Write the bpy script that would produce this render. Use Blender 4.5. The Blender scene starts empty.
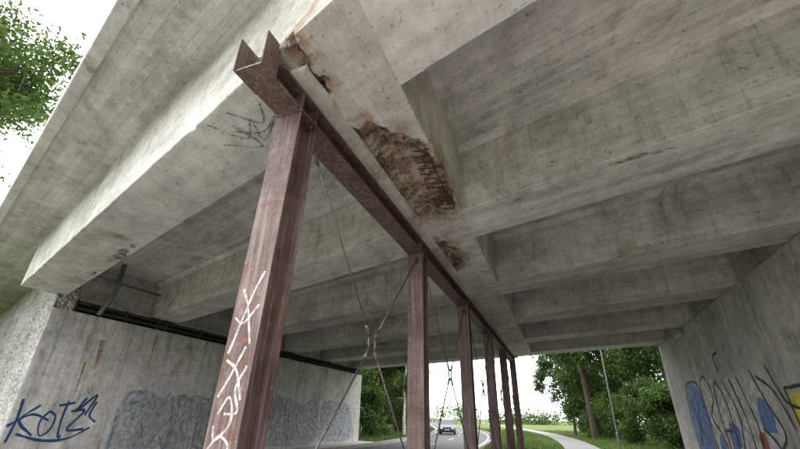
import bpy, math, random
import numpy as np
from mathutils import Vector, Matrix, noise as mnoise

random.seed(7)
K = 0.358           # skew of the bridge
XC = -2.37          # column line
C = bpy.context.scene.collection
D = bpy.data

# ------------------------------------------------------------------ node helper
class NB:
    def __init__(s, name):
        s.mat = D.materials.new(name); s.mat.use_nodes = True
        s.t = s.mat.node_tree; s.n = s.t.nodes; s.l = s.t.links
        s.n.clear()
        s.out = s.n.new('ShaderNodeOutputMaterial')
        g = s.n.new('ShaderNodeNewGeometry'); s.g = g
        s.P = g.outputs['Position']
        sp = s.n.new('ShaderNodeSeparateXYZ'); s.l.new(s.P, sp.inputs[0])
        s.x, s.y, s.z = sp.outputs
        sn = s.n.new('ShaderNodeSeparateXYZ'); s.l.new(g.outputs['True Normal'], sn.inputs[0])
        s.nx, s.ny, s.nz = sn.outputs
    def _set(s, sock, v):
        if isinstance(v, bpy.types.NodeSocket): s.l.new(v, sock)
        elif isinstance(v, (tuple, list)):
            sock.default_value = tuple(v) + ((1,) if len(v) == 3 and len(sock.default_value) == 4 else ())
        else: sock.default_value = v
    def m(s, op, a, b=0.0, c=0.0, clamp=False):
        n = s.n.new('ShaderNodeMath'); n.operation = op; n.use_clamp = clamp
        s._set(n.inputs[0], a); s._set(n.inputs[1], b); s._set(n.inputs[2], c)
        return n.outputs[0]
    def vec(s, x, y, z):
        n = s.n.new('ShaderNodeCombineXYZ')
        s._set(n.inputs[0], x); s._set(n.inputs[1], y); s._set(n.inputs[2], z)
        return n.outputs[0]
    def noise(s, v, scale, detail=4, rough=.55, dist=0.0):
        n = s.n.new('ShaderNodeTexNoise')
        s._set(n.inputs['Vector'], v); n.inputs['Scale'].default_value = scale
        n.inputs['Detail'].default_value = detail; n.inputs['Roughness'].default_value = rough
        n.inputs['Distortion'].default_value = dist
        return n.outputs['Fac']
    def white(s, v):
        n = s.n.new('ShaderNodeTexWhiteNoise'); n.noise_dimensions = '3D'
        s._set(n.inputs['Vector'], v); return n.outputs['Value']
    def ramp(s, v, lo, hi, a=0.0, b=1.0):
        n = s.n.new('ShaderNodeMapRange'); n.interpolation_type = 'SMOOTHSTEP'
        s._set(n.inputs['Value'], v)
        n.inputs['From Min'].default_value = lo; n.inputs['From Max'].default_value = hi
        n.inputs['To Min'].default_value = a; n.inputs['To Max'].default_value = b
        return n.outputs[0]
    def mix(s, f, a, b, bt='MIX'):
        n = s.n.new('ShaderNodeMix'); n.data_type = 'RGBA'; n.blend_type = bt
        s._set(n.inputs[0], f); s._set(n.inputs[6], a); s._set(n.inputs[7], b)
        return n.outputs[2]
    def bump(s, h, strength=.5, dist=.02):
        n = s.n.new('ShaderNodeBump'); s._set(n.inputs['Height'], h)
        n.inputs['Strength'].default_value = strength; n.inputs['Distance'].default_value = dist
        return n.outputs[0]
    def pbsdf(s, col, rough=.8, normal=None, metal=0.0, spec=.3):
        n = s.n.new('ShaderNodeBsdfPrincipled')
        s._set(n.inputs['Base Color'], col); s._set(n.inputs['Roughness'], rough)
        s._set(n.inputs['Metallic'], metal); n.inputs['Specular IOR Level'].default_value = spec
        if normal is not None: s.l.new(normal, n.inputs['Normal'])
        return n.outputs[0]
    def finish(s, sh):
        s.l.new(sh, s.out.inputs[0]); return s.mat

def gray(b, v):
    n = b.n.new('ShaderNodeCombineColor')
    for i in range(3): b._set(n.inputs[i], v)
    return n.outputs[0]

def concrete(name, base=(.42, .41, .375), dark=(.255, .235, .20), bw=0.16, board='auto',
             boardamt=.14, streaks=.0, stain=.5, bumpd=.006, coarse=False, seed=0.0, spall=False):
    b = NB(name)
    q = b.m('ADD', b.y, b.m('MULTIPLY', b.x, K))
    Cv = b.vec(b.m('ADD', b.x, seed), q, b.z)
    n1 = b.noise(Cv, .5, 4, .65)
    n2 = b.noise(Cv, 3.6, 4, .72)
    n3 = b.noise(Cv, 45, 1, .6)
    n4 = b.noise(b.vec(b.m('MULTIPLY', b.x, .35), b.m('MULTIPLY', q, 5), b.m('MULTIPLY', b.z, 5)), 1.0, 3, .6)
    v = b.m('ADD', b.ramp(n1, .3, .7, .80, 1.12), b.ramp(n2, .3, .7, -.14, .12))
    v = b.m('ADD', v, b.ramp(n4, .3, .7, -.08, .08))
    v = b.m('ADD', v, b.ramp(n3, .3, .7, -.06, .06))
    h = b.m('MULTIPLY', n3, .45)
    if board:
        isflat = b.m('GREATER_THAN', b.m('ABSOLUTE', b.nz), .5)
        if board == 'auto':
            bc = b.m('ADD', b.m('MULTIPLY', q, isflat), b.m('MULTIPLY', b.z, b.m('SUBTRACT', 1.0, isflat)))
            lc = b.x
        elif board == 'long':
            bc = b.m('ADD', b.m('MULTIPLY', b.x, isflat), b.m('MULTIPLY', b.z, b.m('SUBTRACT', 1.0, isflat)))
            lc = b.y
        else:
            bc = b.y; lc = b.z
        bb = b.m('DIVIDE', bc, bw)
        idd = b.m('FLOOR', bb)
        fr = b.m('FRACT', bb)
        edge = b.m('MINIMUM', fr, b.m('SUBTRACT', 1.0, fr))
        line = b.ramp(edge, .0, .009 / bw, 1.0, 0.0)
        r1 = b.white(b.vec(idd, 1.7, 3.1))
        seg = b.m('FLOOR', b.m('ADD', b.m('DIVIDE', lc, 3.2), b.m('MULTIPLY', r1, 5)))
        wn = b.white(b.vec(idd, seg, 0.5))
        v = b.m('ADD', v, b.m('MULTIPLY', b.m('SUBTRACT', wn, .5), boardamt))
        lv = b.m('MULTIPLY', line, b.ramp(n1, .4, .6, .3, 1.0))
        v = b.m('SUBTRACT', v, b.m('MULTIPLY', lv, .20))
        h = b.m('ADD', h, b.m('MULTIPLY', wn, .3))
        h = b.m('SUBTRACT', h, b.m('MULTIPLY', line, .6))
        if board == 'auto':      # drips down the webs
            dv = b.noise(b.vec(b.m('MULTIPLY', b.x, 3.2), 0.0, b.m('MULTIPLY', b.z, .25)), 1.5, 4, .7)
            v = b.m('SUBTRACT', v, b.m('MULTIPLY', b.ramp(dv, .50, .68, 0, .24), b.m('SUBTRACT', 1.0, isflat)))
    if streaks:
        sv = b.noise(b.vec(b.m('MULTIPLY', b.x, 2.5), b.m('MULTIPLY', b.y, 2.5), b.m('MULTIPLY', b.z, .12)), 1.6, 4, .65)
        v = b.m('SUBTRACT', v, b.m('MULTIPLY', b.ramp(sv, .48, .68), streaks))
        v = b.m('ADD', v, b.m('MULTIPLY', b.ramp(sv, .28, .42, 1, 0), streaks * .5))
    if coarse:
        vo = b.n.new('ShaderNodeTexVoronoi'); b.l.new(Cv, vo.inputs['Vector']); vo.inputs['Scale'].default_value = 9
        h = b.m('MULTIPLY', vo.outputs['Distance'], 2.0)
        v = b.m('SUBTRACT', v, b.ramp(vo.outputs['Distance'], .3, .75, 0, .45))
    pits = b.noise(Cv, 16, 1, .5)
    v = b.m('SUBTRACT', v, b.ramp(pits, .67, .72, 0, .30))
    col = b.mix(1.0, base, gray(b, v), 'MULTIPLY')
    s1 = b.noise(Cv, .8, 5, .74, .6)
    col = b.mix(b.m('MULTIPLY', b.ramp(s1, .51, .65), stain), col, dark)
    col = b.mix(b.m('MULTIPLY', b.ramp(s1, .655, .67), .55), col, (.14, .125, .10))
    s2 = b.noise(b.vec(b.m('ADD', b.x, 31.0), q, b.z), 1.5, 5, .72, .3)
    col = b.mix(b.ramp(s2, .62, .73, 0, .55), col, (.30, .22, .14))
    col = b.mix(b.ramp(s2, .30, .42, .45, 0), col, (.65, .64, .61))
    if spall:
        a = b.n.new('ShaderNodeAttribute'); a.attribute_name = 'spall'
        sf = a.outputs['Fac']
        rn = b.noise(Cv, 7, 5, .75, .4)
        rcol = b.mix(b.ramp(rn, .38, .62), (.11, .068, .045), (.34, .245, .17))
        rcol = b.mix(b.ramp(b.noise(Cv, 3.3, 4, .75), .48, .58, 0, .9), rcol, (.44, .385, .325))
        rn3 = b.noise(Cv, 2.1, 5, .75)
        rcol = b.mix(b.ramp(rn3, .53, .62, 0, .8), rcol, (.065, .045, .033))
        rcol = b.mix(b.ramp(rn3, .34, .45, .65, 0), rcol, (.38, .20, .09))
        rcol = b.mix(b.m('MULTIPLY', b.ramp(sf, .54, .72, 1, 0), .6), rcol, (.44, .40, .35))
        col = b.mix(b.ramp(sf, .44, .52), col, rcol)
        hal = b.m('MULTIPLY', b.ramp(sf, .0, .40), b.ramp(rn3, .36, .56))
        col = b.mix(b.m('MULTIPLY', b.m('MULTIPLY', hal, .8), b.ramp(sf, .46, .52, 1, 0)), col, (.34, .225, .13))
        h = b.m('ADD', h, b.m('MULTIPLY', b.m('MULTIPLY', rn, sf), 9))
    return b.finish(b.pbsdf(col, .88, b.bump(h, .7 if not coarse else 1.0, bumpd if not coarse else .04), spec=.2))

def simple(name, col, rough=.6, metal=0.0, var=.2, scale=6, bumpd=0.0, col2=None, spec=.3):
    b = NB(name)
    n = b.noise(b.P, scale, 4, .6)
    c = b.mix(b.ramp(n, .3, .7), tuple(x * (1 - var) for x in col), col2 if col2 else tuple(min(1, x * (1 + var)) for x in col))
    nm = b.bump(b.noise(b.P, scale * 6, 3), .5, bumpd) if bumpd else None
    return b.finish(b.pbsdf(c, rough, nm, metal, spec))

def steel_mat():
    b = NB('steel_brown_paint')
    n1 = b.noise(b.P, 1.6, 5, .7); n2 = b.noise(b.P, 14, 4, .7); n3 = b.noise(b.P, 70, 1)
    c = b.mix(b.ramp(n1, .35, .65), (.072, .040, .035), (.135, .086, .078))
    st = b.noise(b.vec(b.m('MULTIPLY', b.x, 14), b.m('MULTIPLY', b.y, 14), b.m('MULTIPLY', b.z, .5)), 1.5, 5, .7)
    c = b.mix(b.ramp(st, .48, .66, 0, .7), c, (.23, .175, .165))
    c = b.mix(b.ramp(st, .32, .45, .7, 0), c, (.048, .025, .020))
    c = b.mix(b.ramp(n2, .58, .70, 0, .5), c, (.25, .195, .18))
    rp = b.noise(b.P, 5.0, 5, .78)
    c = b.mix(b.ramp(rp, .55, .63, 0, .8), c, (.085, .036, .020))
    c = b.mix(b.ramp(rp, .62, .68, 0, .8), c, (.19, .080, .032))
    return b.finish(b.pbsdf(c, b.ramp(n2, .3, .7, .45, .7), b.bump(b.m('ADD', n3, n2), .4, .003), 0.0, .4))

def paint_mat(name, col, wear=.35, scale=5):
    b = NB(name)
    n = b.noise(b.P, scale, 4, .7); n2 = b.noise(b.P, 30, 2, .6)
    c = b.mix(b.ramp(n, .3, .7), tuple(x * .8 for x in col), tuple(min(1, x * 1.15) for x in col))
    sh = b.pbsdf(c, .7)
    tr = b.n.new('ShaderNodeBsdfTransparent')
    mx = b.n.new('ShaderNodeMixShader')
    f = b.m('ADD', b.ramp(n, .45, .62, wear, 0), b.ramp(n2, .5, .7, wear * .4, 0), clamp=True)
    b.l.new(f, mx.inputs[0]); b.l.new(sh, mx.inputs[1]); b.l.new(tr.outputs[0], mx.inputs[2])
    return b.finish(mx.outputs[0])

def leaf_mat(name, c1, c2, c3):
    b = NB(name)
    r = b.g.outputs['Random Per Island']
    c = b.mix(b.ramp(r, 0, .6), c1, c2)
    c = b.mix(b.ramp(r, .75, 1.0), c, c3)
    c = b.mix(b.ramp(b.noise(b.P, .5, 1), .35, .65, 0, .6), c, c1)
    d = b.pbsdf(c, .55, spec=.3)
    t = b.n.new('ShaderNodeBsdfTranslucent'); b.l.new(c, t.inputs[0])
    mx = b.n.new('ShaderNodeMixShader'); mx.inputs[0].default_value = .4
    b.l.new(d, mx.inputs[1]); b.l.new(t.outputs[0], mx.inputs[2])
    return b.finish(mx.outputs[0])

# ------------------------------------------------------------------ mesh helpers
def obj(name, verts, faces, mat=None, parent=None, smooth=False, bevel=0.0):
    me = D.meshes.new(name); me.from_pydata([tuple(v) for v in verts], [], faces); me.update()
    o = D.objects.new(name, me); C.objects.link(o)
    if mat:
        for m_ in (mat if isinstance(mat, list) else [mat]): me.materials.append(m_)
    if parent: o.parent = parent
    if smooth:
        for p in me.polygons: p.use_smooth = True
    if bevel:
        md = o.modifiers.new('bevel', 'BEVEL'); md.width = bevel; md.segments = 2; md.limit_method = 'ANGLE'
    return o

def empty(name, loc=(0, 0, 0)):
    e = D.objects.new(name, None); e.location = loc; C.objects.link(e); return e

BF = [(0, 3, 2, 1), (4, 5, 6, 7), (0, 1, 5, 4), (1, 2, 6, 5), (2, 3, 7, 6), (3, 0, 4, 7)]
class Acc:
    def __init__(s): s.v = []; s.f = []; s.mi = []
    def add(s, v, f, mi=0):
        o = len(s.v); s.v += [tuple(p) for p in v]; s.f += [tuple(i + o for i in q) for q in f]; s.mi += [mi] * len(f)
    def box(s, x0, x1, y0, y1, z0, z1, mi=0):
        s.add([(x0, y0, z0), (x1, y0, z0), (x1, y1, z0), (x0, y1, z0), (x0, y0, z1), (x1, y0, z1), (x1, y1, z1), (x0, y1, z1)], BF, mi)
    def sbox(s, x0, x1, q0, q1, z0, z1, mi=0):   # skewed prism, q = Y on the column line
        Y = lambda x, q: q - K * (x - XC)
        s.add([(x0, Y(x0, q0), z0), (x1, Y(x1, q0), z0), (x1, Y(x1, q1), z0), (x0, Y(x0, q1), z0),
               (x0, Y(x0, q0), z1), (x1, Y(x1, q0), z1), (x1, Y(x1, q1), z1), (x0, Y(x0, q1), z1)], BF, mi)
    def tube(s, pts, rad, n=8, mi=0, caps=True):
        pts = [Vector(p) for p in pts]; o = len(s.v); pa = None
        for i, p in enumerate(pts):
            d = (pts[min(i + 1, len(pts) - 1)] - pts[max(i - 1, 0)]).normalized()
            if pa is None: a = d.orthogonal().normalized()
            else:
                a = pa - d * pa.dot(d)
                a = a.normalized() if a.length > 1e-4 else d.orthogonal().normalized()
            pa = a; bb = d.cross(a)
            r = rad[i] if isinstance(rad, (list, tuple)) else rad
            for k in range(n):
                t = 2 * math.pi * k / n
                s.v.append(tuple(p + (a * math.cos(t) + bb * math.sin(t)) * r))
        for i in range(len(pts) - 1):
            for k in range(n):
                s.f.append((o + i * n + k, o + i * n + (k + 1) % n, o + (i + 1) * n + (k + 1) % n, o + (i + 1) * n + k)); s.mi.append(mi)
        if caps:
            s.f.append(tuple(o + k for k in range(n))[::-1]); s.mi.append(mi)
            s.f.append(tuple(o + (len(pts) - 1) * n + k for k in range(n))); s.mi.append(mi)
    def obj(s, name, mat, parent=None, smooth=False, bevel=0.0):
        o = obj(name, s.v, s.f, mat, parent, smooth, bevel)
        if any(s.mi): o.data.polygons.foreach_set('material_index', s.mi)
        return o

# ------------------------------------------------------------------ materials
M_beam = concrete('concrete_beams', base=(.585, .572, .535), bw=.17, boardamt=.11, stain=.5)
M_slab = concrete('concrete_slab', base=(.545, .535, .50), bw=.13, boardamt=.22, stain=.55, seed=9)
M_gird = concrete('concrete_girder', base=(.58, .56, .51), board='long', bw=.2, boardamt=.07, stain=.5, spall=True, seed=4)
M_edge = concrete('concrete_edge_beam', base=(.60, .59, .555), board=None, stain=.42, bumpd=.012, seed=13)
M_wallL = concrete('concrete_abutment', base=(.60, .59, .56), board='vert', bw=1.25, boardamt=.08, streaks=.30, stain=.45, seed=3)
M_wallR = concrete('concrete_abutment_boarded', base=(.47, .46, .43), board='vert', bw=.42, boardamt=.14, streaks=.28, stain=.5, seed=17)
M_rough = concrete('roughcast', base=(.56, .55, .53), board=None, stain=.2, coarse=True, seed=5)
M_grout = concrete('mortar', base=(.55, .52, .45), board=None, stain=.7, bumpd=.02, seed=8)
M_steel = steel_mat()
M_rust = simple('rusty_bar', (.07, .035, .022), .85, 0, .5, 20, .004)
M_rod = simple('galvanised_rod', (.16, .14, .13), .5, .6, .3, 20)
M_dark = simple('dark_bearing_gap_shade', (.05, .047, .042), .9, 0, .4, 5, .01)  # bearings and service pipe; on the left backwall it stands in for shade
M_pipe = simple('drain_pipe_grey', (.16, .16, .155), .6, .2, .3, 8)

def ground_mat():
    b = NB('grass_ground')
    n = b.noise(b.P, .15, 5, .6); n2 = b.noise(b.P, 5, 4, .7); n3 = b.noise(b.P, 60, 1)
    c = b.mix(b.ramp(n, .35, .65), (.065, .105, .025), (.13, .165, .05))
    c = b.mix(b.ramp(n2, .4, .75, 0, .6), c, (.16, .16, .06))
    return b.finish(b.pbsdf(c, .95, b.bump(b.m('ADD', n2, n3), .8, .05), spec=.1))
M_ground = ground_mat()
M_bounce = simple('pale_bounce_gravel', (.52, .49, .455), .95, 0, .2, 3, .02)  # kept bright so the ground bounces light up to the soffit
M_asph = simple('asphalt', (.095, .094, .095), .85, 0, .25, 9, .006)
M_path = simple('path_asphalt', (.20, .195, .19), .9, 0, .2, 7, .006)
M_kerb = simple('kerb_stone', (.34, .33, .31), .85, 0, .2, 6, .005)
M_white = paint_mat('road_paint', (.70, .70, .68), .3)
M_bark = simple('bark', (.065, .052, .04), .95, 0, .4, 8, .03)
M_birch = simple('birch_bark', (.5, .49, .45), .85, 0, .5, 6, .01)
M_leafA = leaf_mat('leaves', (.030, .062, .013), (.062, .115, .022), (.12, .17, .04))
M_leafB = leaf_mat('leaves_light', (.045, .085, .016), (.085, .145, .03), (.16, .21, .05))

# ------------------------------------------------------------------ bridge
SP = 4.38; Q0 = 2.87; ZS = 4.95; ZT = 6.30; XL = -14.4; XR = 4.75; HB = .62
bridge = empty('road_bridge')
a = Acc()
a.sbox(-40, 26, Q0 - HB - 1.10, Q0 + 5 * SP + HB + 1.10, ZT, ZT + .35)
deck = a.obj('deck_slab', M_slab, bridge)
for i in (0, 1):
    a = Acc()
    q = (Q0 - HB - 1.30) if i == 0 else (Q0 + 5 * SP + HB + 1.10)
    a.sbox(-40, 26, q, q + .20, ZT - .10, ZT + .62)
    a.obj('edge_kerb', M_edge, bridge, bevel=.02)
def Yend(x, q): return q - K * (x - XC)
for i in range(6):
    qc = Q0 + i * SP
    xl = XL - .9 if i else XL - .25
    for (x0, x1) in ((xl, -2.72), (-1.2, XR + .6)):
        # section: soffit, web, small haunch to the slab; swept along the beam with tiny casting irregularities
        sec = [(-HB, ZS), (-HB, ZT - .12), (-HB - .12, ZT + .004), (HB + .12, ZT + .004), (HB, ZT - .12), (HB, ZS)]
        if i == 0: sec[2] = (-HB - .02, ZT + .004)
        n = len(sec); ns = 90; v = []; f = []
        for k in range(ns + 1):
            x = x0 + (x1 - x0) * k / ns
            env = min(1, k / 3, (ns - k) / 3)
            for j, (s, z) in enumerate(sec):
                w_ = 0
                if j in (0, 5):
                    ch = mnoise.noise(Vector((x * 3.1, i * 9 + j * 3, 4)))
                    w_ = (mnoise.noise(Vector((x * .9, i * 5 + j * 3, 0))) * .012 + mnoise.noise(Vector((x * 4.5, i * 5 + j * 3, 7))) * .008) * env
                    w_ += (1 if j == 0 else -1) * max(0, ch - .38) * .12 * env      # knocked arrises
                v.append((x, Yend(x, qc + s + w_), z + (abs(w_) * .6 if j in (0, 5) else 0)))
        f = [(k * n + j, k * n + (j + 1) % n, (k + 1) * n + (j + 1) % n, (k + 1) * n + j) for k in range(ns) for j in range(n)]
        f += [tuple(range(n))[::-1], tuple(ns * n + j for j in range(n))]
        o = obj('cross_beam', v, f, M_edge if i == 0 else M_beam, bridge)
        bw_ = o.data.attributes.new('bevel_weight_edge', 'FLOAT', 'EDGE')
        for e in o.data.edges:
            a0, a1 = e.vertices
            if a0 % n == a1 % n and a0 % n in (0, 5): bw_.data[e.index].value = 1.0
        md = o.modifiers.new('bevel', 'BEVEL'); md.width = .018; md.segments = 2; md.limit_method = 'WEIGHT'
# long girder over the steel
gx0, gx1 = -2.72, -1.2
gy0 = Q0 - HB; gy1 = Q0 + 5 * SP + HB
poly1 = [(-2.16, 3.45), (-1.75, 3.50), (-1.38, 3.90), (-1.16, 4.4), (-1.10, 5.1), (-1.12, 5.9), (-1.26, 6.35), (-1.7, 6.5), (-2.16, 6.45)]
poly2 = [(-2.16, 7.3), (-1.80, 7.4), (-1.62, 8.2), (-1.74, 9.1), (-2.16, 9.4)]
poly3 = [(-2.16, 2.1), (-1.97, 2.1), (-1.91, 2.5), (-1.97, 2.9), (-2.16, 3.0)]
def sdist(px, py, poly):
    d = 1e9; inside = False; n = len(poly)
    for i in range(n):
        x1, y1 = poly[i]; x2, y2 = poly[(i + 1) % n]
        ex, ey = x2 - x1, y2 - y1; wx, wy = px - x1, py - y1
        t = max(0, min(1, (wx * ex + wy * ey) / (ex * ex + ey * ey)))
        d = min(d, math.hypot(wx - ex * t, wy - ey * t))
        if (y1 > py) != (y2 > py) and px < (x2 - x1) * (py - y1) / (y2 - y1) + x1: inside = not inside
    return d if inside else -d
xs = np.linspace(gx0, gx1, 84)
ts = np.concatenate([np.linspace(0, .33, 420), np.linspace(.335, 1, 40)])
V = []; SPV = []
for t in ts:
    for x in xs:
        y = Yend(x, gy0) * (1 - t) + Yend(x, gy1) * t
        s = 0.0; dz = 0.0
        if y < 11:
            nz = mnoise.fractal(Vector((x * 3, y * 3, 0)), 0.8, 2.0, 6) * .15
            dd = max(sdist(x, y, poly1), sdist(x, y, poly2), sdist(x, y, poly3)) + nz - .03
            s = min(1, max(0, .5 + dd * 2.4))
            e = min(1, max(0, dd / .03))
            f1 = mnoise.fractal(Vector((x * 5, y * 5, 3)), 0.8, 2.0, 6)
            f2 = mnoise.fractal(Vector((x * 2, y * 2, 8)), 0.8, 2.0, 4)
            dz = e * (.04 + .07 * abs(f1) + .06 * max(0, f2) + min(.17, max(0, dd) * .6))
            if x > gx1 - .001: dz = min(dz, .12)
        V.append((x, y, ZS + dz)); SPV.append(s)
nx = len(xs); F = []
for j in range(len(ts) - 1):
    for i in range(nx - 1):
        F.append((j * nx + i, (j + 1) * nx + i, (j + 1) * nx + i + 1, j * nx + i + 1))
base = len(V)
for x in (gx0, gx1):
    for t in (0, 1):
        y = Yend(x, gy0) * (1 - t) + Yend(x, gy1) * t
        V.append((x, y, ZT + .004)); SPV.append(0)
jn = len(ts)
F.append(tuple([j * nx for j in range(jn)] + [base + 1, base]))
# right web as strips so that rust can run up its lower part
o1 = len(V)
for dzr in (.16, .45):
    for j in range(jn):
        x, y, z = V[j * nx + nx - 1]
        V.append((x, y, ZS + dzr)); SPV.append(max(0, SPV[j * nx + nx - 1] * (.62 if dzr < .2 else .2) * (1 + .8 * mnoise.noise(Vector((y * 3, dzr, 0))))))
for j in range(jn - 1):
    F.append((j * nx + nx - 1, (j + 1) * nx + nx - 1, o1 + j + 1, o1 + j))
    F.append((o1 + j, o1 + j + 1, o1 + jn + j + 1, o1 + jn + j))
F.append(tuple([o1 + jn + j for j in range(jn)] + [base + 3, base + 2]))
F.append(tuple([i for i in range(nx)][::-1] + [base, base + 2, o1 + jn, o1]))
F.append(tuple([(jn - 1) * nx + i for i in range(nx)] + [o1 + jn - 1, o1 + 2 * jn - 1, base + 3, base + 1]))
g = obj('longitudinal_girder', V, F, M_gird, bridge)
at = g.data.attributes.new('spall', 'FLOAT', 'POINT'); at.data.foreach_set('value', SPV)
# exposed reinforcement: short stirrup legs along the broken edge
a = Acc()
for k in range(13):
    y = 4.35 + k * .15 + random.uniform(-.03, .03)
    a.tube([(-1.50 - random.uniform(0, .1), y + .04, ZS + .09), (-1.38, y, ZS + .04), (-1.24 + random.uniform(-.03, .02), y - .03, ZS + .03)], .009, 6)
a.tube([(-1.30, 4.3, ZS + .05), (-1.32, 5.2, ZS + .042), (-1.31, 6.3, ZS + .05)], .010, 6)
for k in range(5):
    y = 7.8 + k * .3
    a.tube([(-2.0, y, ZS + .03), (-1.88, y - .02, ZS + .04)], .007, 6)
a.obj('exposed_rebar', M_rust, bridge, smooth=True)
chipm = paint_mat('rust_chip', (.24, .15, .09), .6, 12)
chipd = paint_mat('soot_stain', (.10, .09, .075), .8, 5)
def chip(cx, cy, rx, ry, z=None, seed=0, mat=None):
    z = ZS - .012 if z is None else z
    pts = []
    for k in range(36):
        t = 2 * math.pi * k / 36; r = 1 + .8 * mnoise.fractal(Vector((math.cos(t) * 1.5, math.sin(t) * 1.5, seed)), .8, 2, 4)
        pts.append((cx + math.cos(t) * rx * r, cy + math.sin(t) * ry * r - K * math.cos(t) * rx, z))
    obj('rust_stain' if mat is None else 'soot_stain', pts, [tuple(range(36))], mat or chipm, bridge)
chip(1.40, 5.42, .24, .05, seed=1); chip(1.75, 5.36, .12, .03, seed=2)
chip(-9.2, Yend(-9.2, Q0 + .4), .9, .10, seed=5, mat=chipd); chip(-11.2, Yend(-11.2, Q0 + .45), .5, .07, seed=8, mat=chipd)

# abutments
def panel_wall(name, x0, x1, q0, q1, z0, z1, mat):
    a = Acc(); a.sbox(x0, x1, q0, q1, z0, z1); return a.obj(name, mat, None, bevel=.02)
q_near = 7.55 + K * (XL - XC)
q_far = Q0 + 5 * SP + HB + .1
wl = panel_wall('abutment_wall', XL - .8, XL, q_near, q_far, -.5, 4.52, M_wallL)
wlb = panel_wall('backwall', XL - 1.3, XL - .8, q_near, q_far, -.5, ZS + .02, M_dark); wlb.parent = wl  # concrete backwall coloured dark: shade of the bearing gap painted in
for i in range(5):
    qa = Q0 + i * SP + HB
    if i == 0: qa = q_near + .01
    a = Acc(); a.sbox(XL - .9, XL - .30, qa + .002, Q0 + (i + 1) * SP - HB - .002, ZS + .0, ZT - .003)
    a.obj('end_diaphragm', M_slab, bridge)
a = Acc()
for i in range(1, 6):
    qc = Q0 + i * SP
    a.sbox(XL - .62, XL - .16, qc - .28, qc + .28, 4.52, ZS - .012)
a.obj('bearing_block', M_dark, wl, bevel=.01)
wr = panel_wall('abutment_wall', XR, XR + 1.0, Q0 - HB - 1.0, q_far, -.5, ZS - .012, M_wallR)
b2 = panel_wall('backwall', XR + .16, XR + 1.0, Q0 - HB - .9, q_far - .1, ZS - .012, ZT - .003, M_slab); b2.parent = wr
panel_wall('retaining_wall', -40, XL - .003, q_near - .002, q_near + .6, -.5, ZT - .005, M_rough)
a = Acc(); a.sbox(XR + 1.0, 26, Q0 - .2, Q0 + .4, -.5, ZT - .005); a.obj('retaining_wall', M_rough, None)
a = Acc(); a.sbox(-40, XL - 1, q_far - .5, q_far + .1, -.5, ZT - .005); a.obj('retaining_wall', M_rough, None)
a = Acc(); a.sbox(XR + 1.0, 26, q_far - .5, q_far - .01, -.5, ZT - .005); a.obj('retaining_wall', M_rough, None)

# ------------------------------------------------------------------ steel frame
N = 260
vv = []
for k in range(N + 1):
    y = 2.45 + (25.3 - 2.45) * k / N
    r = mnoise.fractal(Vector((0, y * 2.5, 0)), 1, 2, 4) * .035
    vv += [(-2.66, y, ZS - .075), (-2.06 + r, y, ZS - .065 + r * .5), (-2.03 + r, y, ZS - .002), (-2.66, y, ZS - .002)]
ff = []
for k in range(N):
    for c in range(4):
        ff.append((k * 4 + c, (k + 1) * 4 + c, (k + 1) * 4 + (c + 1) % 4, k * 4 + (c + 1) % 4))
ff += [(0, 1, 2, 3), tuple(N * 4 + c for c in (3, 2, 1, 0))]
obj('mortar_bed', vv, ff, M_grout, bridge)

ZB = 4.6; ZTOP = ZS - .077
sg = Acc()
y0, y1 = 2.03, 25.2; W = .16; tf = .022
sg.box(XC - W, XC + W, y0, y1, ZB, ZB + tf)
sg.box(XC - W, XC + W, y0 + .30, y1, ZTOP - tf, ZTOP)
sg.box(XC - .008, XC + .008, y0 + .30, y1, ZB + tf, ZTOP - tf)
ycols = [Q0 + SP * i for i in range(6)]
for y in ycols:
    for dy in (-.14, .14):
        sg.box(XC + .008, XC + W - .01, y + dy - .008, y + dy + .008, ZB + tf, ZTOP - tf)
        sg.box(XC - W + .01, XC - .008, y + dy - .008, y + dy + .008, ZB + tf, ZTOP - tf)
sg.box(XC - W - .014, XC - W - .001, y0 - .02, y0 + .33, ZB, ZTOP + .17)
sg.box(XC + W + .001, XC + W + .014, y0 - .02, y0 + .20, ZB, ZTOP + .15)
sg.box(XC - W + .001, XC + W - .001, y0 + .20, y0 + .214, ZB + tf, ZTOP + .12)
steel = sg.obj('steel_girder', M_steel, None, bevel=.003)

def hcol(y, first=False):
    c = Acc(); w = .155; d = .165; t = .022
    c.box(XC - w, XC + w, y - d, y - d + t, .03, ZB - .02)
    c.box(XC - w, XC + w, y + d - t, y + d, .03, ZB - .02)
    c.box(XC - .007, XC + .007, y - d + t, y + d - t, .03, ZB - .02)
    c.box(XC - w - .02, XC + w + .02, y - d - .02, y + d + .02, ZB - .02, ZB - .001)
    c.box(XC - .25, XC + .25, y - .25, y + .25, .0, .03)
    for z in (.55, ZB - .15):
        c.box(XC + .02, XC + .04, y + d, y + d + .12, z - .07, z + .07)
        if not first: c.box(XC + .02, XC + .04, y - d - .12, y - d, z - .07, z + .07)
    for dx in (-.2, .2):
        for dy in (-.2, .2):
            c.tube([(XC + dx, y + dy, .03), (XC + dx, y + dy, .09)], .016, 6)
    for dx in (-.11, .11):
        for dy in (-.10, .10):
            c.tube([(XC + dx, y + dy, ZB - .045), (XC + dx, y + dy, ZB - .02)], .016, 6)
    if first:   # the first prop stands slightly out of plumb
        c.v = [(vx - .10 * (ZB - vz) / ZB, vy - .03 * (ZB - vz) / ZB, vz) for vx, vy, vz in c.v]
    return c.obj('steel_column', M_steel, None, bevel=.003)
cols = [hcol(y, i == 0) for i, y in enumerate(ycols)]
a = Acc(); a.box(XC - .5, XC + .5, 1.6, 26.2, -.3, -.001)
a.obj('plinth', M_kerb, None, bevel=.02)
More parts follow.
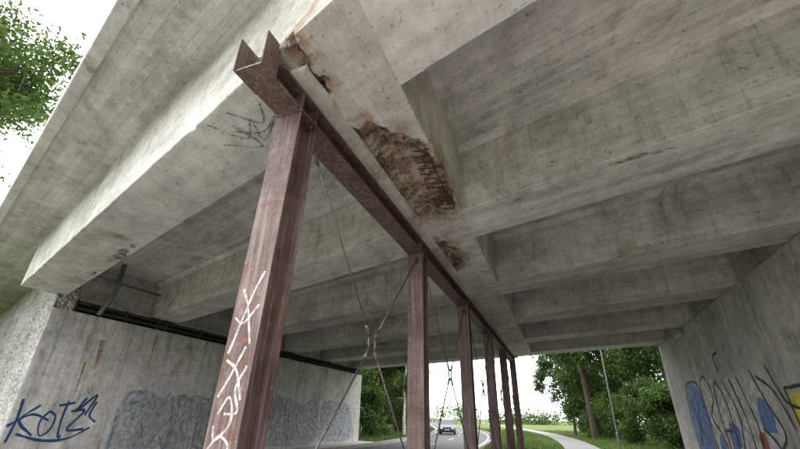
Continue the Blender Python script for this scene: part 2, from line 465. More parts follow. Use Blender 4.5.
for i in range(5):
    ya, yb = ycols[i] + .24, ycols[i + 1] - .24
    c = Acc(); xr = XC + .05
    zt, zb = ZB - .15, .55
    cm = Vector((xr, (ya + yb) / 2, (zt + zb) / 2))
    for p in ((xr, ya, zt), (xr, yb, zt), (xr, ya, zb), (xr, yb, zb)):
        p = Vector(p); d = (p - cm).normalized()
        c.tube([cm + d * .10, p], .013, 8)
        c.tube([cm + d * .13, cm + d * .30], .022, 8)
        c.tube([p - d * .25, p - d * .08], .020, 8)
    ring = [cm + Vector((0, math.cos(t) * .11, math.sin(t) * .11)) for t in np.linspace(0, 2 * math.pi, 25)]
    c.tube(ring, .016, 6, caps=False)
    c.obj('cross_brace', M_rod, None, smooth=True)

# drain pipe under the deck, left
c = Acc()
PY = lambda q, x: q - K * (x - XC)
px = XL + .55; pq = Q0 + HB + 1.3
c.tube([(px, PY(pq, px), ZT + .02), (px, PY(pq, px), 5.35), (px - .1, PY(pq, px), 5.05), (px - .35, PY(pq, px), 4.75), (px - .45, PY(pq, px), 4.56)], .075, 12)
for z in (6.1, 5.5): c.tube([(px, PY(pq, px), z), (px, PY(pq, px), z + .08)], .10, 12)
c.tube([(px + .3, PY(Q0 + HB + .01, px), 5.55), (px, PY(pq, px), 5.62), (px - .2, PY(Q0 + SP - HB, px), 5.70)], .04, 8)
c.obj('drain_pipe', M_pipe, None, smooth=True)
c = Acc(); c.tube([(XL - .10, PY(q_near + .1, XL), 4.66), (XL - .10, PY(q_far - .3, XL), 4.66)], .055, 10)
c.sbox(XL - .14, XL - .06, q_near + .1, q_far - .3, 4.80, 4.86)
for k in range(12):
    q = q_near + .6 + k * 1.75
    c.sbox(XL - .13, XL - .04, q, q + .08, 4.522, 4.93)
c.obj('service_pipe', M_dark, None)

# small lamp on right wall
c = Acc()
ly, lz = 18.6, 4.72
c.box(XR - .04, XR - .002, ly - .3, ly + .3, lz - .12, lz + .12)
c.box(XR - .22, XR - .04, ly - .38, ly + .38, lz - .07, lz + .09)
c.box(XR - .21, XR - .05, ly - .36, ly + .36, lz - .12, lz - .07, 1)
c.obj('wall_lamp', [simple('lamp_housing', (.35, .36, .30), .6), simple('lamp_cover', (.60, .66, .25), .35)], None, bevel=.01)

# ------------------------------------------------------------------ graffiti
def catmull(p, n=7):
    if len(p) < 3: return [Vector((u, v, 0)) for u, v in p]
    p = [Vector((u, v, 0)) for u, v in p]; q = [p[0] * 2 - p[1]] + p + [p[-1] * 2 - p[-2]]; out = []
    for i in range(1, len(q) - 2):
        for k in range(n):
            t = k / n
            out.append(.5 * ((2 * q[i]) + (q[i + 1] - q[i - 1]) * t + (2 * q[i - 1] - 5 * q[i] + 4 * q[i + 1] - q[i + 2]) * t * t + (3 * q[i] - q[i - 1] - 3 * q[i + 1] + q[i + 2]) * t ** 3))
    return out + [q[-2]]
lay = [0]
def strokes(name, wall, xw, sgn, lines, w, mat, smooth=True):
    a = Acc()
    for ln in lines:
        lay[0] += 1
        off = xw + sgn * (.004 + .0002 * (lay[0] % 90))
        p = catmull(ln) if smooth else [Vector((u, v, 0)) for u, v in ln]
        vs = []
        for i, c_ in enumerate(p):
            d = (p[min(i + 1, len(p) - 1)] - p[max(i - 1, 0)])
            if d.length < 1e-6: d = Vector((1, 0, 0))
            d.normalize(); nn = Vector((-d.y, d.x, 0)) * (w / 2) * (.75 + .5 * mnoise.noise(Vector((c_.x * 3, c_.y * 3, lay[0]))))
            vs += [(off, (c_ + nn).x, (c_ + nn).y), (off, (c_ - nn).x, (c_ - nn).y)]
        a.add(vs, [(2 * i, 2 * i + 1, 2 * i + 3, 2 * i + 2) for i in range(len(p) - 1)])
    return a.obj(name, mat, wall)
fl = [0]
def fill(name, wall, xw, sgn, polys, mat):
    a = Acc()
    for pl in polys:
        fl[0] += 1
        off = xw + sgn * (.0012 + .0001 * fl[0])
        p = catmull(pl + [pl[0]], 5)[:-1]
        a.add([(off, c_.x, c_.y) for c_ in p], [tuple(range(len(p)))])
    return a.obj(name, mat, wall)
G_blue = paint_mat('spray_blue', (.015, .06, .17), .12); G_black = paint_mat('spray_black', (.02, .02, .022), .15)
G_silver = paint_mat('spray_silver', (.33, .37, .43), .65); G_white = paint_mat('spray_white', (.66, .66, .64), .30)
G_lblue = paint_mat('spray_light_blue', (.08, .20, .50), .3); G_yel = paint_mat('spray_yellow', (.68, .56, .06), .15)
G_pale = paint_mat('spray_slate_blue', (.13, .18, .27), .65); G_rustst = paint_mat('rust_stain_paint', (.42, .20, .07), .5, 8)
G_red = paint_mat('spray_red', (.45, .06, .04), .3)
strokes('graffiti_tag', wl, XL, 1, [
    [(7.75, 1.9), (7.78, 1.4), (7.72, .8)], [(8.25, 1.75), (7.85, 1.35), (8.3, .95)], [(7.6, 1.2), (8.1, 1.5), (8.6, 1.35)],
    [(8.55, 1.6), (8.38, 1.3), (8.5, .95), (8.72, 1.1), (8.75, 1.45), (8.55, 1.6)],
    [(8.75, 1.75), (9.2, 1.85)], [(8.98, 1.9), (8.95, 1.4), (9.0, .95), (9.1, .9)],
    [(9.15, 1.6), (9.55, 1.62), (9.2, 1.1), (9.7, 1.1)], [(9.5, 2.0), (9.3, 1.6), (9.8, 2.1), (9.6, 1.5)],
    [(7.9, 1.0), (8.6, .82), (9.3, .85), (9.9, 1.15)], [(9.85, 1.9), (9.75, 1.5), (10.0, 1.3)]], .085, G_blue)
fill('graffiti_piece', wl, XL, 1, [[(10.6, .5), (10.7, 2.1), (11.6, 2.35), (12.5, 2.1), (13.2, 2.3), (14.6, 2.2), (15.4, 1.5), (15.1, .3), (13, .2)]], G_silver)
strokes('graffiti_outline', wl, XL, 1, [
    [(10.7, .5), (10.75, 1.9), (11.3, 2.3), (11.7, 1.9), (11.2, 1.5), (11.8, 1.1), (11.6, .4)], [(11.0, 1.9), (11.35, 1.95)], [(11.9, 2.2), (11.7, 1.3), (12.1, .5), (12.5, .9), (12.9, .4), (12.95, 1.4), (12.6, 2.3), (12.3, 1.5), (11.9, 2.2)],
    [(13.0, .4), (13.2, 1.6), (13.1, 2.2), (13.7, 2.1), (13.9, 1.5), (13.5, 1.2), (14.1, .4)], [(13.45, 1.9), (13.6, 1.7)], [(14.4, 2.2), (15.2, 2.1), (14.8, 1.6), (15.35, 1.3), (14.9, .9), (15.3, .4), (14.3, .5), (14.4, 2.2)]], .08, G_pale)
L = []
rs = random.Random(3)
for k in range(7):
    y = 18.4 + k * 1.42 + rs.uniform(-.15, .15); h_ = rs.uniform(-.35, .25); e_ = rs.uniform(-.3, .3)
    L.append([(y, .4), (y + .1 + e_, 1.4 + h_), (y + .35, 2.2 + h_), (y + .9 + e_, 2.1), (y + .95, 1.6 + e_), (y + .45, 1.3 - h_), (y + 1.15 + e_, .9 + h_), (y + 1.1, .4)])
    if rs.random() < .6: L.append([(y + .35, .9 + e_), (y + .8, .8 + h_), (y + .6, .5)])
    else: L.append([(y + .4, 2.5 + e_), (y + .6, 1.7), (y + .9, 1.2)])
strokes('graffiti_outline', wl, XL, 1, L, .13, G_pale)
fill('graffiti_piece', wl, XL, 1, [[(18.2, .2), (18.4, 2.2), (20.5, 2.5), (22, 2.2), (23.5, 2.5), (23.6, .2)], [(24.2, .2), (24.3, 2.3), (26, 2.5), (28, 2.2), (28.4, .2)]], G_silver)
fill('rust_stain', wl, XL, 1, [[(9.30, 3.75), (9.42, 3.82), (9.50, 3.75), (9.47, 3.3), (9.45, 2.9), (9.40, 3.0)], [(9.02, 3.05), (9.11, 3.05), (9.1, 2.5), (9.07, 2.0)],
     [(11.3, 4.3), (11.38, 4.3), (11.36, 3.4), (11.33, 3.2)]], G_rustst)
# right wall
fill('graffiti_piece', wr, XR, -1, [[(18.6, .4), (18.4, 1.6), (18.3, 2.4), (19.0, 2.9), (19.9, 2.8), (20.4, 1.6), (20.0, .4)]], G_lblue)
fill('graffiti_piece', wr, XR, -1, [[(13.0, .5), (12.9, 2.3), (14.0, 2.7), (15.0, 2.95), (16.0, 2.7), (17.3, 3.0), (18.2, 2.6), (18.1, .5), (16, .3)]], G_white)
fill('graffiti_piece', wr, XR, -1, [[(15.8, 1.0), (15.7, 1.5), (16.4, 1.6), (16.6, .9)], [(17.2, .6), (17.3, 1.2), (17.7, 1.2), (17.8, .6)], [(13.2, 1.4), (13.1, 2.0), (13.7, 2.2), (13.9, 1.5)]], G_lblue)
fill('graffiti_piece', wr, XR, -1, [[(13.9, .9), (14.0, 1.4), (14.4, 1.3), (14.3, .9)], [(11.2, 1.2), (11.1, 1.6), (11.5, 1.8), (11.6, 1.3)]], G_red)
strokes('graffiti_outline', wr, XR, -1, [
    [(18.1, .5), (18.2, 2.6), (17.5, 3.05), (17.1, 2.4), (17.8, 1.8), (17.2, 1.2), (17.0, .5)],
    [(16.8, .5), (16.9, 2.1), (16.5, 2.8), (16.0, 2.1), (16.1, .5)], [(16.9, 1.4), (16.2, 1.4)],
    [(15.8, 2.8), (15.3, 1.8), (15.7, .8), (15.0, .5), (14.8, 1.6), (15.2, 2.8)], [(14.6, 2.8), (14.2, 1.5), (14.6, .5)],
    [(18.4, .4), (18.3, 2.6), (19.1, 3.0), (20.1, 2.8), (20.5, 1.5), (20.1, .3)], [(19.0, 2.3), (19.5, 1.5), (18.9, .9)],
    [(19.9, 2.4), (19.6, 1.6), (20.0, .8)], [(15.8, 3.05), (15.95, 3.5), (15.5, 3.6)]], .13, G_black)
strokes('graffiti_outline', wr, XR, -1, [
    [(13.6, 2.9), (13.2, 2.1), (12.8, 1.4), (13.3, 1.0)], [(13.3, 2.7), (12.6, 2.3), (12.2, 1.5)], [(13.9, 1.5), (13.4, 1.2), (12.9, .6)],
    [(12.6, 2.9), (12.2, 2.1), (11.6, 1.9)], [(12.05, 2.35), (11.8, 1.0), (11.0, .8), (10.9, 2.2), (12.05, 2.35)], [(11.0, 2.4), (10.4, 1.5), (10.9, .8), (10.2, .6)],
    [(10.2, 2.5), (9.8, 1.5), (9.4, 2.4), (9.1, .8)]], .10, G_black)
fill('graffiti_piece', wr, XR, -1, [[(12.1, .9), (12.0, 2.1), (11.4, 2.2), (10.9, 1.9), (11.0, .8)]], G_yel)
fill('graffiti_piece', wr, XR, -1, [[(9.0, .4), (9.2, 2.0), (10.2, 2.2), (10.7, 1.8), (10.6, .5)]], G_lblue)
# white tag on the first column's near face
def colstrokes(lines, w, mat, y):
    a = Acc()
    for i, ln in enumerate(lines):
        p = catmull(ln); vs = []
        for j, c_ in enumerate(p):
            d = (p[min(j + 1, len(p) - 1)] - p[max(j - 1, 0)]).normalized(); nn = Vector((-d.y, d.x, 0)) * w / 2 * (1 + .5 * mnoise.noise(Vector((c_.y * 8, i, 0))))
            for e in (c_ + nn, c_ - nn):
                vs.append((XC + e.x - .10 * (ZB - e.y) / ZB, y - .002 - .0003 * i - .03 * (ZB - e.y) / ZB, e.y))
        a.add(vs, [(2 * k, 2 * k + 1, 2 * k + 3, 2 * k + 2) for k in range(len(p) - 1)])
    a.obj('graffiti_tag', mat, cols[0])
colstrokes([[(.10, 2.75), (.02, 2.55), (-.07, 2.2), (-.11, 2.05)], [(-.09, 2.6), (.0, 2.42), (.09, 2.12)], [(.11, 2.45), (-.02, 2.3), (-.12, 2.35)],
            [(.06, 2.1), (-.05, 1.85), (-.12, 1.72)], [(-.11, 2.0), (.01, 1.92), (.11, 1.7)], [(.11, 1.95), (.04, 1.78), (.10, 1.62), (-.02, 1.6)],
            [(-.08, 1.6), (.0, 1.72), (.06, 1.55), (-.06, 1.42), (-.10, 1.52)],
            [(-.11, 1.36), (-.02, 1.45), (.08, 1.38), (.02, 1.26), (-.08, 1.3)], [(.03, 1.3), (.11, 1.18)], [(-.10, 1.18), (.02, 1.24), (.07, 1.06), (-.05, 1.0)]], .020, paint_mat('tag_white', (.7, .66, .64), .45, 20), Q0 - .165)
a = Acc()
for k, ln in enumerate([[(-4.2, 3.4), (-3.9, 3.8), (-3.6, 3.5), (-3.7, 3.9), (-3.3, 3.6)], [(-4.0, 3.6), (-3.6, 3.75), (-3.2, 3.5)], [(-3.8, 3.3), (-3.5, 3.6), (-3.3, 3.3)], [(-4.3, 3.8), (-3.8, 4.0), (-3.9, 3.5)]]):
    ln = [(u + .42, v_ - .55) for u, v_ in ln]
    p = catmull(ln); vs = []
    for j, c_ in enumerate(p):
        d = (p[min(j + 1, len(p) - 1)] - p[max(j - 1, 0)]).normalized(); nn = Vector((-d.y, d.x, 0)) * .014
        vs += [tuple((c_ + nn).xy) + (ZS - .010 - k * .0003,), tuple((c_ - nn).xy) + (ZS - .010 - k * .0003,)]
    a.add(vs, [(2 * i, 2 * i + 1, 2 * i + 3, 2 * i + 2) for i in range(len(p) - 1)])
a.obj('graffiti_tag', paint_mat('marker_black', (.12, .12, .12), .6, 12), bridge)

# ------------------------------------------------------------------ ground, road, path
def cl(y):   # road centre
    if y < 18: return -8.2
    if y < 70: return -8.2 - .0031 * (y - 18) ** 2
    return -8.2 - .0031 * 52 ** 2 - .322 * (y - 70)
def cp(y):   # path centre
    return 1.0 if y < 22 else (1.0 - .0022 * (y - 22) ** 2 if y < 75 else 1.0 - .0022 * 53 ** 2 - .233 * (y - 75))
def strip(name, cf, o0, o1, z, ya, yb, mat, step=2.0, thick=0, parent=None):
    n = int((yb - ya) / step); v = []
    for k in range(n + 1):
        y = ya + (yb - ya) * k / n; c_ = cf(y); v += [(c_ + o0, y, z), (c_ + o1, y, z)]
        if thick: v += [(c_ + o1, y, z - thick), (c_ + o0, y, z - thick)]
    if not thick: f = [(2 * k, 2 * k + 1, 2 * k + 3, 2 * k + 2) for k in range(n)]
    else:
        f = []
        for k in range(n):
            for c in range(4): f.append((k * 4 + c, k * 4 + (c + 1) % 4, (k + 1) * 4 + (c + 1) % 4, (k + 1) * 4 + c))
        f += [(3, 2, 1, 0), tuple(4 * n + c for c in range(4))]
    return obj(name, v, f, mat, parent)
obj('ground', [(-900, -300, -.02), (900, -300, -.02), (900, 1500, -.02), (-900, 1500, -.02)], [(0, 1, 2, 3)], M_ground)
Y = Yend
gq0, gq1 = Q0 - HB - 9, q_far + .3
obj('gravel_bounce_apron', [(XL, Y(XL, gq0), -.012), (XR, Y(XR, gq0), -.012), (XR, Y(XR, gq1), -.012), (XL, Y(XL, gq1), -.012)], [(0, 1, 2, 3)], M_bounce)  # added unseen ground, widened and paled as a reflector under the deck
road = strip('road', cl, -3.4, 3.4, -.004, -40, 400, M_asph)
for s_ in (-3.15, 3.0): strip('edge_line', cl, s_, s_ + .14, .0005, -40, 300, M_white, parent=road)
a = Acc()
for k in range(-5, 30):
    y = k * 9
    a.add([(cl(y) - .06, y, .0005), (cl(y) + .06, y, .0005), (cl(y + 4) + .06, y + 4, .0005), (cl(y + 4) - .06, y + 4, .0005)], [(0, 1, 2, 3)])
a.obj('centre_line', M_white, road)
strip('kerb', cl, 3.4, 3.55, .11, -40, 300, M_kerb, thick=.2)
strip('kerb', cl, -3.55, -3.4, .11, -40, 300, M_kerb, thick=.2)
strip('path', cp, -1.1, 1.1, .0, -40, 300, M_path)

def emb(x0, x1, q0, q1, sl, name):
    Yq = Yend; zt = ZT + .3
    v = [(x0, Yq(x0, q0 - sl), -.1), (x1, Yq(x1, q0 - sl), -.1), (x1, Yq(x1, q1 + sl), -.1), (x0, Yq(x0, q1 + sl), -.1),
         (x0, Yq(x0, q0), zt), (x1, Yq(x1, q0), zt), (x1, Yq(x1, q1), zt), (x0, Yq(x0, q1), zt)]
    obj(name, v, BF, M_ground)
emb(-140, -40, Q0 - 2, Q0 + 5 * SP + 2, 10, 'embankment')
emb(26, 140, Q0 - 2, Q0 + 5 * SP + 2, 10, 'embankment')

# ------------------------------------------------------------------ trees
def leaves_np(centers, n, leaf, rng, spread):
    ci = rng.integers(0, len(centers), n)
    cen = centers[ci]
    p = cen[:, :3] + np.clip(rng.normal(0, 1, (n, 3)), -1.9, 1.9) * cen[:, 3:4] * spread
    d = rng.normal(0, 1, (n, 3)); d /= np.linalg.norm(d, axis=1)[:, None]
    e = rng.normal(0, 1, (n, 3)); e[:, 2] *= .5
    e -= d * (d * e).sum(1)[:, None]; e /= np.linalg.norm(e, axis=1)[:, None]
    s = leaf * rng.uniform(.6, 1.4, (n, 1))
    v = np.empty((n, 4, 3))
    v[:, 0] = p - d * s; v[:, 1] = p - e * s * .5; v[:, 2] = p + d * s; v[:, 3] = p + e * s * .5
    return v.reshape(-1, 3)
def make_tree_mesh(name, H, R, crown0, nleaf, leaf, seed, bark, lm, nl=11, droop=0.0):
    rng = np.random.default_rng(seed); rr = random.Random(seed)
    a = Acc(); cen = []
    pts = [Vector((0, 0, -.2))]
    for k in range(1, 8):
        pts.append(Vector((rr.uniform(-.25, .25) * k * .3, rr.uniform(-.25, .25) * k * .3, H * .9 * k / 7)))
    r0 = H * .016
    a.tube(pts, [r0 * (1 - .13 * k) for k in range(8)], 9)
    def at(t):
        f = t * 7 / .9 / H; i = min(6, int(f)); return pts[i].lerp(pts[i + 1], min(1, f - i))
    for k in range(nl):
        hz = crown0 + (H * .88 - crown0) * (k / (nl - 1)) ** .9
        b0 = at(min(hz * .92, H * .88)); an = k * 2.4 + rr.uniform(-.4, .4)
        prof = math.sin(math.pi * min(1, .22 + .78 * (hz - crown0 + .5) / (H - crown0 + .5))) ** .6
        ln = R * prof * rr.uniform(.7, 1.1)
        dr = Vector((math.cos(an), math.sin(an), rr.uniform(.1, .7) - droop))
        mid = b0 + dr * ln * .5 + Vector((0, 0, .1 * ln)); end = b0 + dr * ln + Vector((0, 0, -.1 * ln))
        rb = r0 * .42 * (1 - .5 * hz / H)
        a.tube([b0, mid, end], [rb, rb * .6, rb * .2], 6)
        for j in range(9):
            t = rr.uniform(.3, 1.05)
            bp = b0.lerp(mid, t * 2) if t < .5 else mid.lerp(end, t * 2 - 1)
            d2 = Vector((rr.uniform(-1, 1), rr.uniform(-1, 1), rr.uniform(-.6, .8) - droop)).normalized() * ln * rr.uniform(.2, .5)
            ep = bp + d2
            a.tube([bp, bp + d2 * .5 + Vector((0, 0, .05)), ep], [rb * .3, rb * .2, rb * .08], 4, caps=False)
            for _ in range(3):
                o_ = Vector((rr.gauss(0, 1), rr.gauss(0, 1), rr.gauss(0, 1))) * R * .07
                cen.append((*(bp.lerp(ep, rr.uniform(.4, 1.1)) + o_), R * rr.uniform(.05, .12)))
    cen = np.array(cen)
    lv = leaves_np(cen, nleaf, leaf, rng, .9)
    nb = len(a.v); V = np.vstack([np.array(a.v), lv])
    F = [tuple(f) for f in a.f] + [(nb + 4 * i, nb + 4 * i + 1, nb + 4 * i + 2, nb + 4 * i + 3) for i in range(nleaf)]
    me = D.meshes.new(name); me.from_pydata(V.tolist(), [], F)
    me.materials.append(bark); me.materials.append(lm)
    mi = [0] * len(a.f) + [1] * nleaf; me.polygons.foreach_set('material_index', mi); me.update()
    return me
TA = make_tree_mesh('tree_broad', 14, 5.2, 3.5, 26000, .16, 1, M_bark, M_leafA)
TB = make_tree_mesh('tree_tall', 18, 5.5, 5.0, 30000, .16, 5, M_bark, M_leafB, 14)
TN = make_tree_mesh('tree_near', 20, 6.5, 4.0, 75000, .12, 15, M_bark, M_leafB, 18)
TS = make_tree_mesh('shrub', 5.5, 2.9, .2, 12000, .12, 9, M_bark, M_leafB, 10)
TBi = make_tree_mesh('birch', 13, 2.8, 3.0, 12000, .11, 21, M_birch, M_leafB, 12, .3)
def put(me, name, x, y, z=0, s=1.0, r=0.0):
    o = D.objects.new(name, me); o.location = (x, y, z); o.scale = (s, s, s * random.uniform(.92, 1.1)); o.rotation_euler = (0, 0, r); C.objects.link(o); return o
random.seed(5)
for (me, nm, x, y, s) in [
    (TN, 'deciduous_tree', -28, 3.4, 1.12), (TA, 'deciduous_tree', -40, 2, 1.3),
    (TA, 'deciduous_tree', 8.5, 38, .8), (TA, 'deciduous_tree', 12.5, 34, 1.0), (TB, 'deciduous_tree', 6.3, 47, .75), (TA, 'deciduous_tree', 15, 45, 1.1), (TA, 'deciduous_tree', 6.5, 60, .75), (TB, 'deciduous_tree', 10, 56, .9), (TA, 'deciduous_tree', 4, 76, .7),
    (TB, 'deciduous_tree', 2.6, 48, 1.2), (TA, 'deciduous_tree', 1.0, 58, .85),
    (TA, 'deciduous_tree', -19.5, 46, 1.0), (TB, 'deciduous_tree', -24, 56, 1.0), (TA, 'deciduous_tree', -27, 45, 1.1), (TA, 'deciduous_tree', -25.5, 68, .9), (TB, 'deciduous_tree', -29, 78, 1.0), (TA, 'deciduous_tree', -35, 92, 1.0), (TB, 'deciduous_tree', -20, 38, .8), (TA, 'deciduous_tree', -40, 108, 1.1)]:
    put(me, nm, x, y, 0, s, random.uniform(0, 6.28))
put(TBi, 'birch_tree', -15.6, 43, 0, .9, 1.0)
for (x, y, s) in [(6.0, 33, .7), (5.4, 39, .8), (8, 31.5, .9), (4.7, 46, .75), (5.2, 53, .8), (4.0, 60, .8), (3.0, 68, .8), (3.2, 50, .6), (10.5, 30, 1), (-17, 36, .8), (-18, 41, .7), (-19, 50, .7), (-21, 58, .8), (-24, 66, .8), (9, 35, 1)]:
    put(TS, 'shrub', x, y, 0, s, random.uniform(0, 6.28))
rng = np.random.default_rng(4)
cc = []
for k in range(260):
    t = rng.uniform(-1, 1); x = -40 + t * 190; y = 175 + rng.uniform(-12, 25); h = 5 + 4 * math.sin(x * .11) + 3 * math.sin(x * .037)
    for j in range(3): cc.append((x + rng.normal() * 2, y, max(.6, rng.uniform(0, 1) * max(h, 3)), 1.6))
lv = leaves_np(np.array(cc), 50000, .38, rng, .9)
obj('distant_trees', lv.tolist(), [(4 * i, 4 * i + 1, 4 * i + 2, 4 * i + 3) for i in range(len(lv) // 4)], M_leafA)
rng = np.random.default_rng(8); gv = []; gf = []
n = 0
while n < 42000:
    y = 24.5 + rng.random() ** 1.6 * 55; x = rng.uniform(-26, 9)
    c1 = cl(y); c2 = cp(y)
    if abs(x - c1) < 3.65 or abs(x - c2) < 1.12 + rng.random() * .1: continue
    if y < Yend(x, q_far) + .4: continue
    h = rng.uniform(.06, .2) * (2.0 if (abs(x - c2) > 2.5 and rng.random() < .3) else 1); an = rng.random() * 6.28; w = .018
    lx_, ly_ = rng.normal(0, .06, 2)
    i = len(gv)
    gv += [(x - math.cos(an) * w, y - math.sin(an) * w, -.02), (x + math.cos(an) * w, y + math.sin(an) * w, -.02), (x + lx_, y + ly_, h)]
    gf.append((i, i + 1, i + 2)); n += 1
obj('grass', gv, gf, leaf_mat('grass_blades', (.05, .10, .02), (.10, .16, .035), (.20, .20, .07)))

# ------------------------------------------------------------------ street lamp
a = Acc()
a.tube([(0, 0, 0), (0, 0, .9), (0, 0, .95), (0, 0, 7.4)], [.085, .085, .06, .042], 12)
a.tube([(0, 0, 7.4), (-.15, 0, 7.65), (-.8, 0, 7.8)], [.04, .035, .03], 10)
a.box(-1.35, -.7, -.13, .13, 7.76, 7.88)
a.box(-1.30, -.80, -.10, .10, 7.70, 7.76, 1)
o = a.obj('street_lamp', [simple('lamp_pole', (.13, .15, .14), .5, .5, .15, 6), simple('lamp_glass', (.6, .6, .55), .2)], None, bevel=.01)
o.location = (3.15, 33, 0)

# ------------------------------------------------------------------ car (front towards the viewer)
car = empty('car', (-12.7, 49.5, 0))
M_paint = simple('car_paint', (.045, .055, .075), .25, .3, .1, 2, spec=.6)
M_glass = simple('car_glass', (.02, .025, .03), .08, 0, .1, 2, spec=.8)
M_tyre = simple('tyre', (.02, .02, .02), .9)
M_chrome = simple('wheel_rim', (.5, .5, .5), .3, .8)
M_head = simple('headlamp', (.8, .82, .85), .15, .2, .05)
secs = [(-2.08, .66, .34, .52, .56), (-2.0, .80, .24, .68, .72), (-1.7, .87, .20, .80, .84), (-1.0, .89, .19, .93, .97), (-.85, .895, .19, .96, .99), (.0, .90, .19, .98, 1.0), (1.2, .89, .19, 1.0, 1.02), (1.9, .86, .22, 1.0, 1.04), (2.08, .78, .3, .92, .98)]
V = []; F = []
for (y, hw, zb, zs, zt) in secs:
    V += [(-hw * .93, y, zb), (-hw, y, (zb + zs) / 2), (-hw * .97, y, zs), (-hw * .8, y, zt), (hw * .8, y, zt), (hw * .97, y, zs), (hw, y, (zb + zs) / 2), (hw * .93, y, zb)]
for k in range(len(secs) - 1):
    for c in range(8): F.append((k * 8 + c, k * 8 + (c + 1) % 8, (k + 1) * 8 + (c + 1) % 8, (k + 1) * 8 + c))
F += [tuple(range(8))[::-1], tuple(len(secs) * 8 - 8 + c for c in range(8))]
obj('body', V, F, M_paint, car, True, .02)
V = []; F = []
cab = [(-.95, .76, .97, .97), (-.25, .66, .95, 1.42), (.4, .64, .95, 1.47), (1.2, .62, .95, 1.43), (1.85, .68, .97, 1.05)]
for (y, hw, z0, z1) in cab: V += [(-.80, y, z0), (-hw, y, z1), (hw, y, z1), (.80, y, z0)]
for k in range(4):
    for c in range(4): F.append((k * 4 + c, k * 4 + (c + 1) % 4, (k + 1) * 4 + (c + 1) % 4, (k + 1) * 4 + c))
F += [(3, 2, 1, 0), (16, 17, 18, 19)]
obj('greenhouse', V, F, M_glass, car)
a = Acc(); a.add([(-.66, -.24, 1.43), (.66, -.24, 1.43), (.64, .4, 1.48), (.62, 1.2, 1.44), (-.62, 1.2, 1.44), (-.64, .4, 1.48),
                  (-.66, -.24, 1.46), (.66, -.24, 1.46), (.64, .4, 1.51), (.62, 1.2, 1.47), (-.62, 1.2, 1.47), (-.64, .4, 1.51)],
                 [(6, 7, 8, 9, 10, 11), (0, 1, 7, 6), (1, 2, 8, 7), (2, 3, 9, 8), (3, 4, 10, 9), (4, 5, 11, 10), (5, 0, 6, 11), (5, 4, 3, 2, 1, 0)])
for s_ in (-1, 1):
    a.tube([(s_ * .80, -.95, .98), (s_ * .66, -.25, 1.44)], .03, 6); a.tube([(s_ * .80, .5, .98), (s_ * .65, .5, 1.46)], .035, 6); a.tube([(s_ * .72, 1.85, 1.0), (s_ * .62, 1.2, 1.45)], .05, 6)
    a.box(min(s_ * .88, s_ * 1.03), max(s_ * .88, s_ * 1.03), -.78, -.68, .96, 1.08)
a.obj('roof_and_pillars', M_paint, car)
for (wx, wy) in ((-.80, -1.32), (.80, -1.32), (-.80, 1.3), (.80, 1.3)):
    a = Acc(); s_ = 1 if wx > 0 else -1
    a.tube([(wx - .11, wy, .31), (wx - .09, wy, .31), (wx + .09, wy, .31), (wx + .11, wy, .31)], [.28, .31, .31, .28], 20)
    a.tube([(wx + s_ * .105, wy, .31), (wx + s_ * .12, wy, .31)], .2, 14, 1)
    a.obj('wheel', [M_tyre, M_chrome], car)
a = Acc()
for s_ in (-1, 1):
    a.add([(s_ * .50, -2.075, .60), (s_ * .76, -2.02, .60), (s_ * .78, -1.96, .72), (s_ * .52, -2.04, .70)], [(0, 1, 2, 3) if s_ > 0 else (3, 2, 1, 0)])
    a.box(min(s_ * .5, s_ * .74), max(s_ * .5, s_ * .74), -2.07, -1.99, .58, .70)
a.obj('headlamps', M_head, car)
a = Acc(); a.box(-.42, .42, -2.10, -2.06, .54, .66); a.box(-.5, .5, -2.10, -2.04, .28, .42); a.obj('grille', M_tyre, car)
a = Acc(); a.box(-.26, .26, -2.115, -2.10, .43, .53); a.obj('number_plate', M_white, car)
car.rotation_euler = (0, 0, math.radians(13))

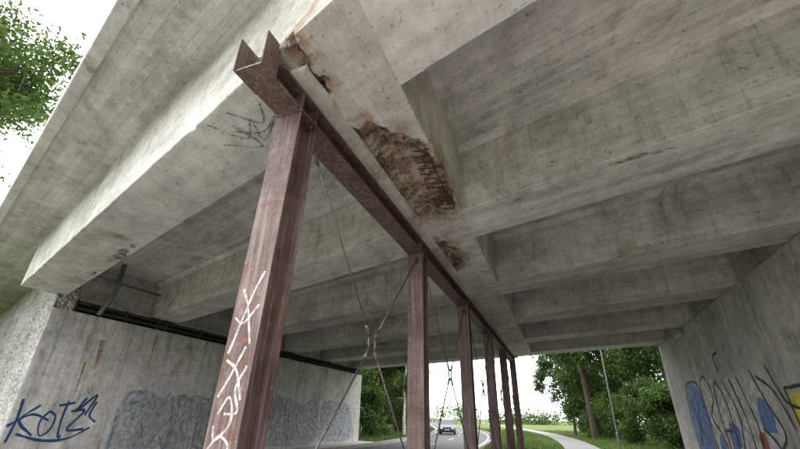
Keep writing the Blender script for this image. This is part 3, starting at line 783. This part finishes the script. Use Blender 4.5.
# ------------------------------------------------------------------ light
w = D.worlds.new('World'); bpy.context.scene.world = w; w.use_nodes = True
nt = w.node_tree; nt.nodes.clear()
wo = nt.nodes.new('ShaderNodeOutputWorld'); bg = nt.nodes.new('ShaderNodeBackground')
sky = nt.nodes.new('ShaderNodeTexSky'); sky.sky_type = 'NISHITA'; sky.sun_disc = False
EL = 48; AZ = 235
sky.sun_elevation = math.radians(EL); sky.sun_rotation = math.radians(AZ)
mx = nt.nodes.new('ShaderNodeMix'); mx.data_type = 'RGBA'; mx.inputs[0].default_value = .88
tc = nt.nodes.new('ShaderNodeTexCoord'); nz = nt.nodes.new('ShaderNodeTexNoise'); nz.inputs['Scale'].default_value = 2.2; nz.inputs['Detail'].default_value = 4
nt.links.new(tc.outputs['Generated'], nz.inputs['Vector'])
cr = nt.nodes.new('ShaderNodeMapRange'); cr.inputs['From Min'].default_value = .3; cr.inputs['From Max'].default_value = .7
cr.inputs['To Min'].default_value = 27; cr.inputs['To Max'].default_value = 34
nt.links.new(nz.outputs['Fac'], cr.inputs[0])
cm = nt.nodes.new('ShaderNodeVectorMath'); cm.operation = 'SCALE'; cm.inputs[0].default_value = (.99, .99, 1.02)
nt.links.new(cr.outputs[0], cm.inputs['Scale'])
nt.links.new(sky.outputs[0], mx.inputs[6]); nt.links.new(cm.outputs[0], mx.inputs[7])
nt.links.new(mx.outputs[2], bg.inputs[0]); bg.inputs[1].default_value = .15
nt.links.new(bg.outputs[0], wo.inputs[0])
sl = D.lights.new('sun', 'SUN'); sl.energy = 1.5; sl.angle = math.radians(14); sl.color = (1, .97, .92)
so = D.objects.new('sun', sl); C.objects.link(so)
sd = Vector((math.sin(math.radians(AZ)) * math.cos(math.radians(EL)), math.cos(math.radians(AZ)) * math.cos(math.radians(EL)), math.sin(math.radians(EL))))
so.rotation_euler = sd.to_track_quat('Z', 'Y').to_euler()

# ------------------------------------------------------------------ camera
th = math.radians(26.1); hd = math.radians(21); ro = .0186
R0 = Vector((math.cos(hd), math.sin(hd), 0)); H0 = Vector((-math.sin(hd), math.cos(hd), 0)); Z = Vector((0, 0, 1))
Fw = H0 * math.cos(th) + Z * math.sin(th); U0 = -H0 * math.sin(th) + Z * math.cos(th)
Rt = (R0 + ro * U0).normalized(); Up = (U0 - ro * R0).normalized()
cd = D.cameras.new('camera'); cam = D.objects.new('camera', cd); C.objects.link(cam)
mm = Matrix((Rt, Up, -Fw)).transposed().to_4x4(); mm.translation = (0, 0, 1.6)
cam.matrix_world = mm
cd.sensor_width = 36; cd.lens = 36 * 394 / 800; cd.clip_end = 3000; cd.clip_start = .05
bpy.context.scene.camera = cam
sc = bpy.context.scene
sc.view_settings.view_transform = 'Standard'; sc.view_settings.look = 'None'; sc.view_settings.exposure = 0
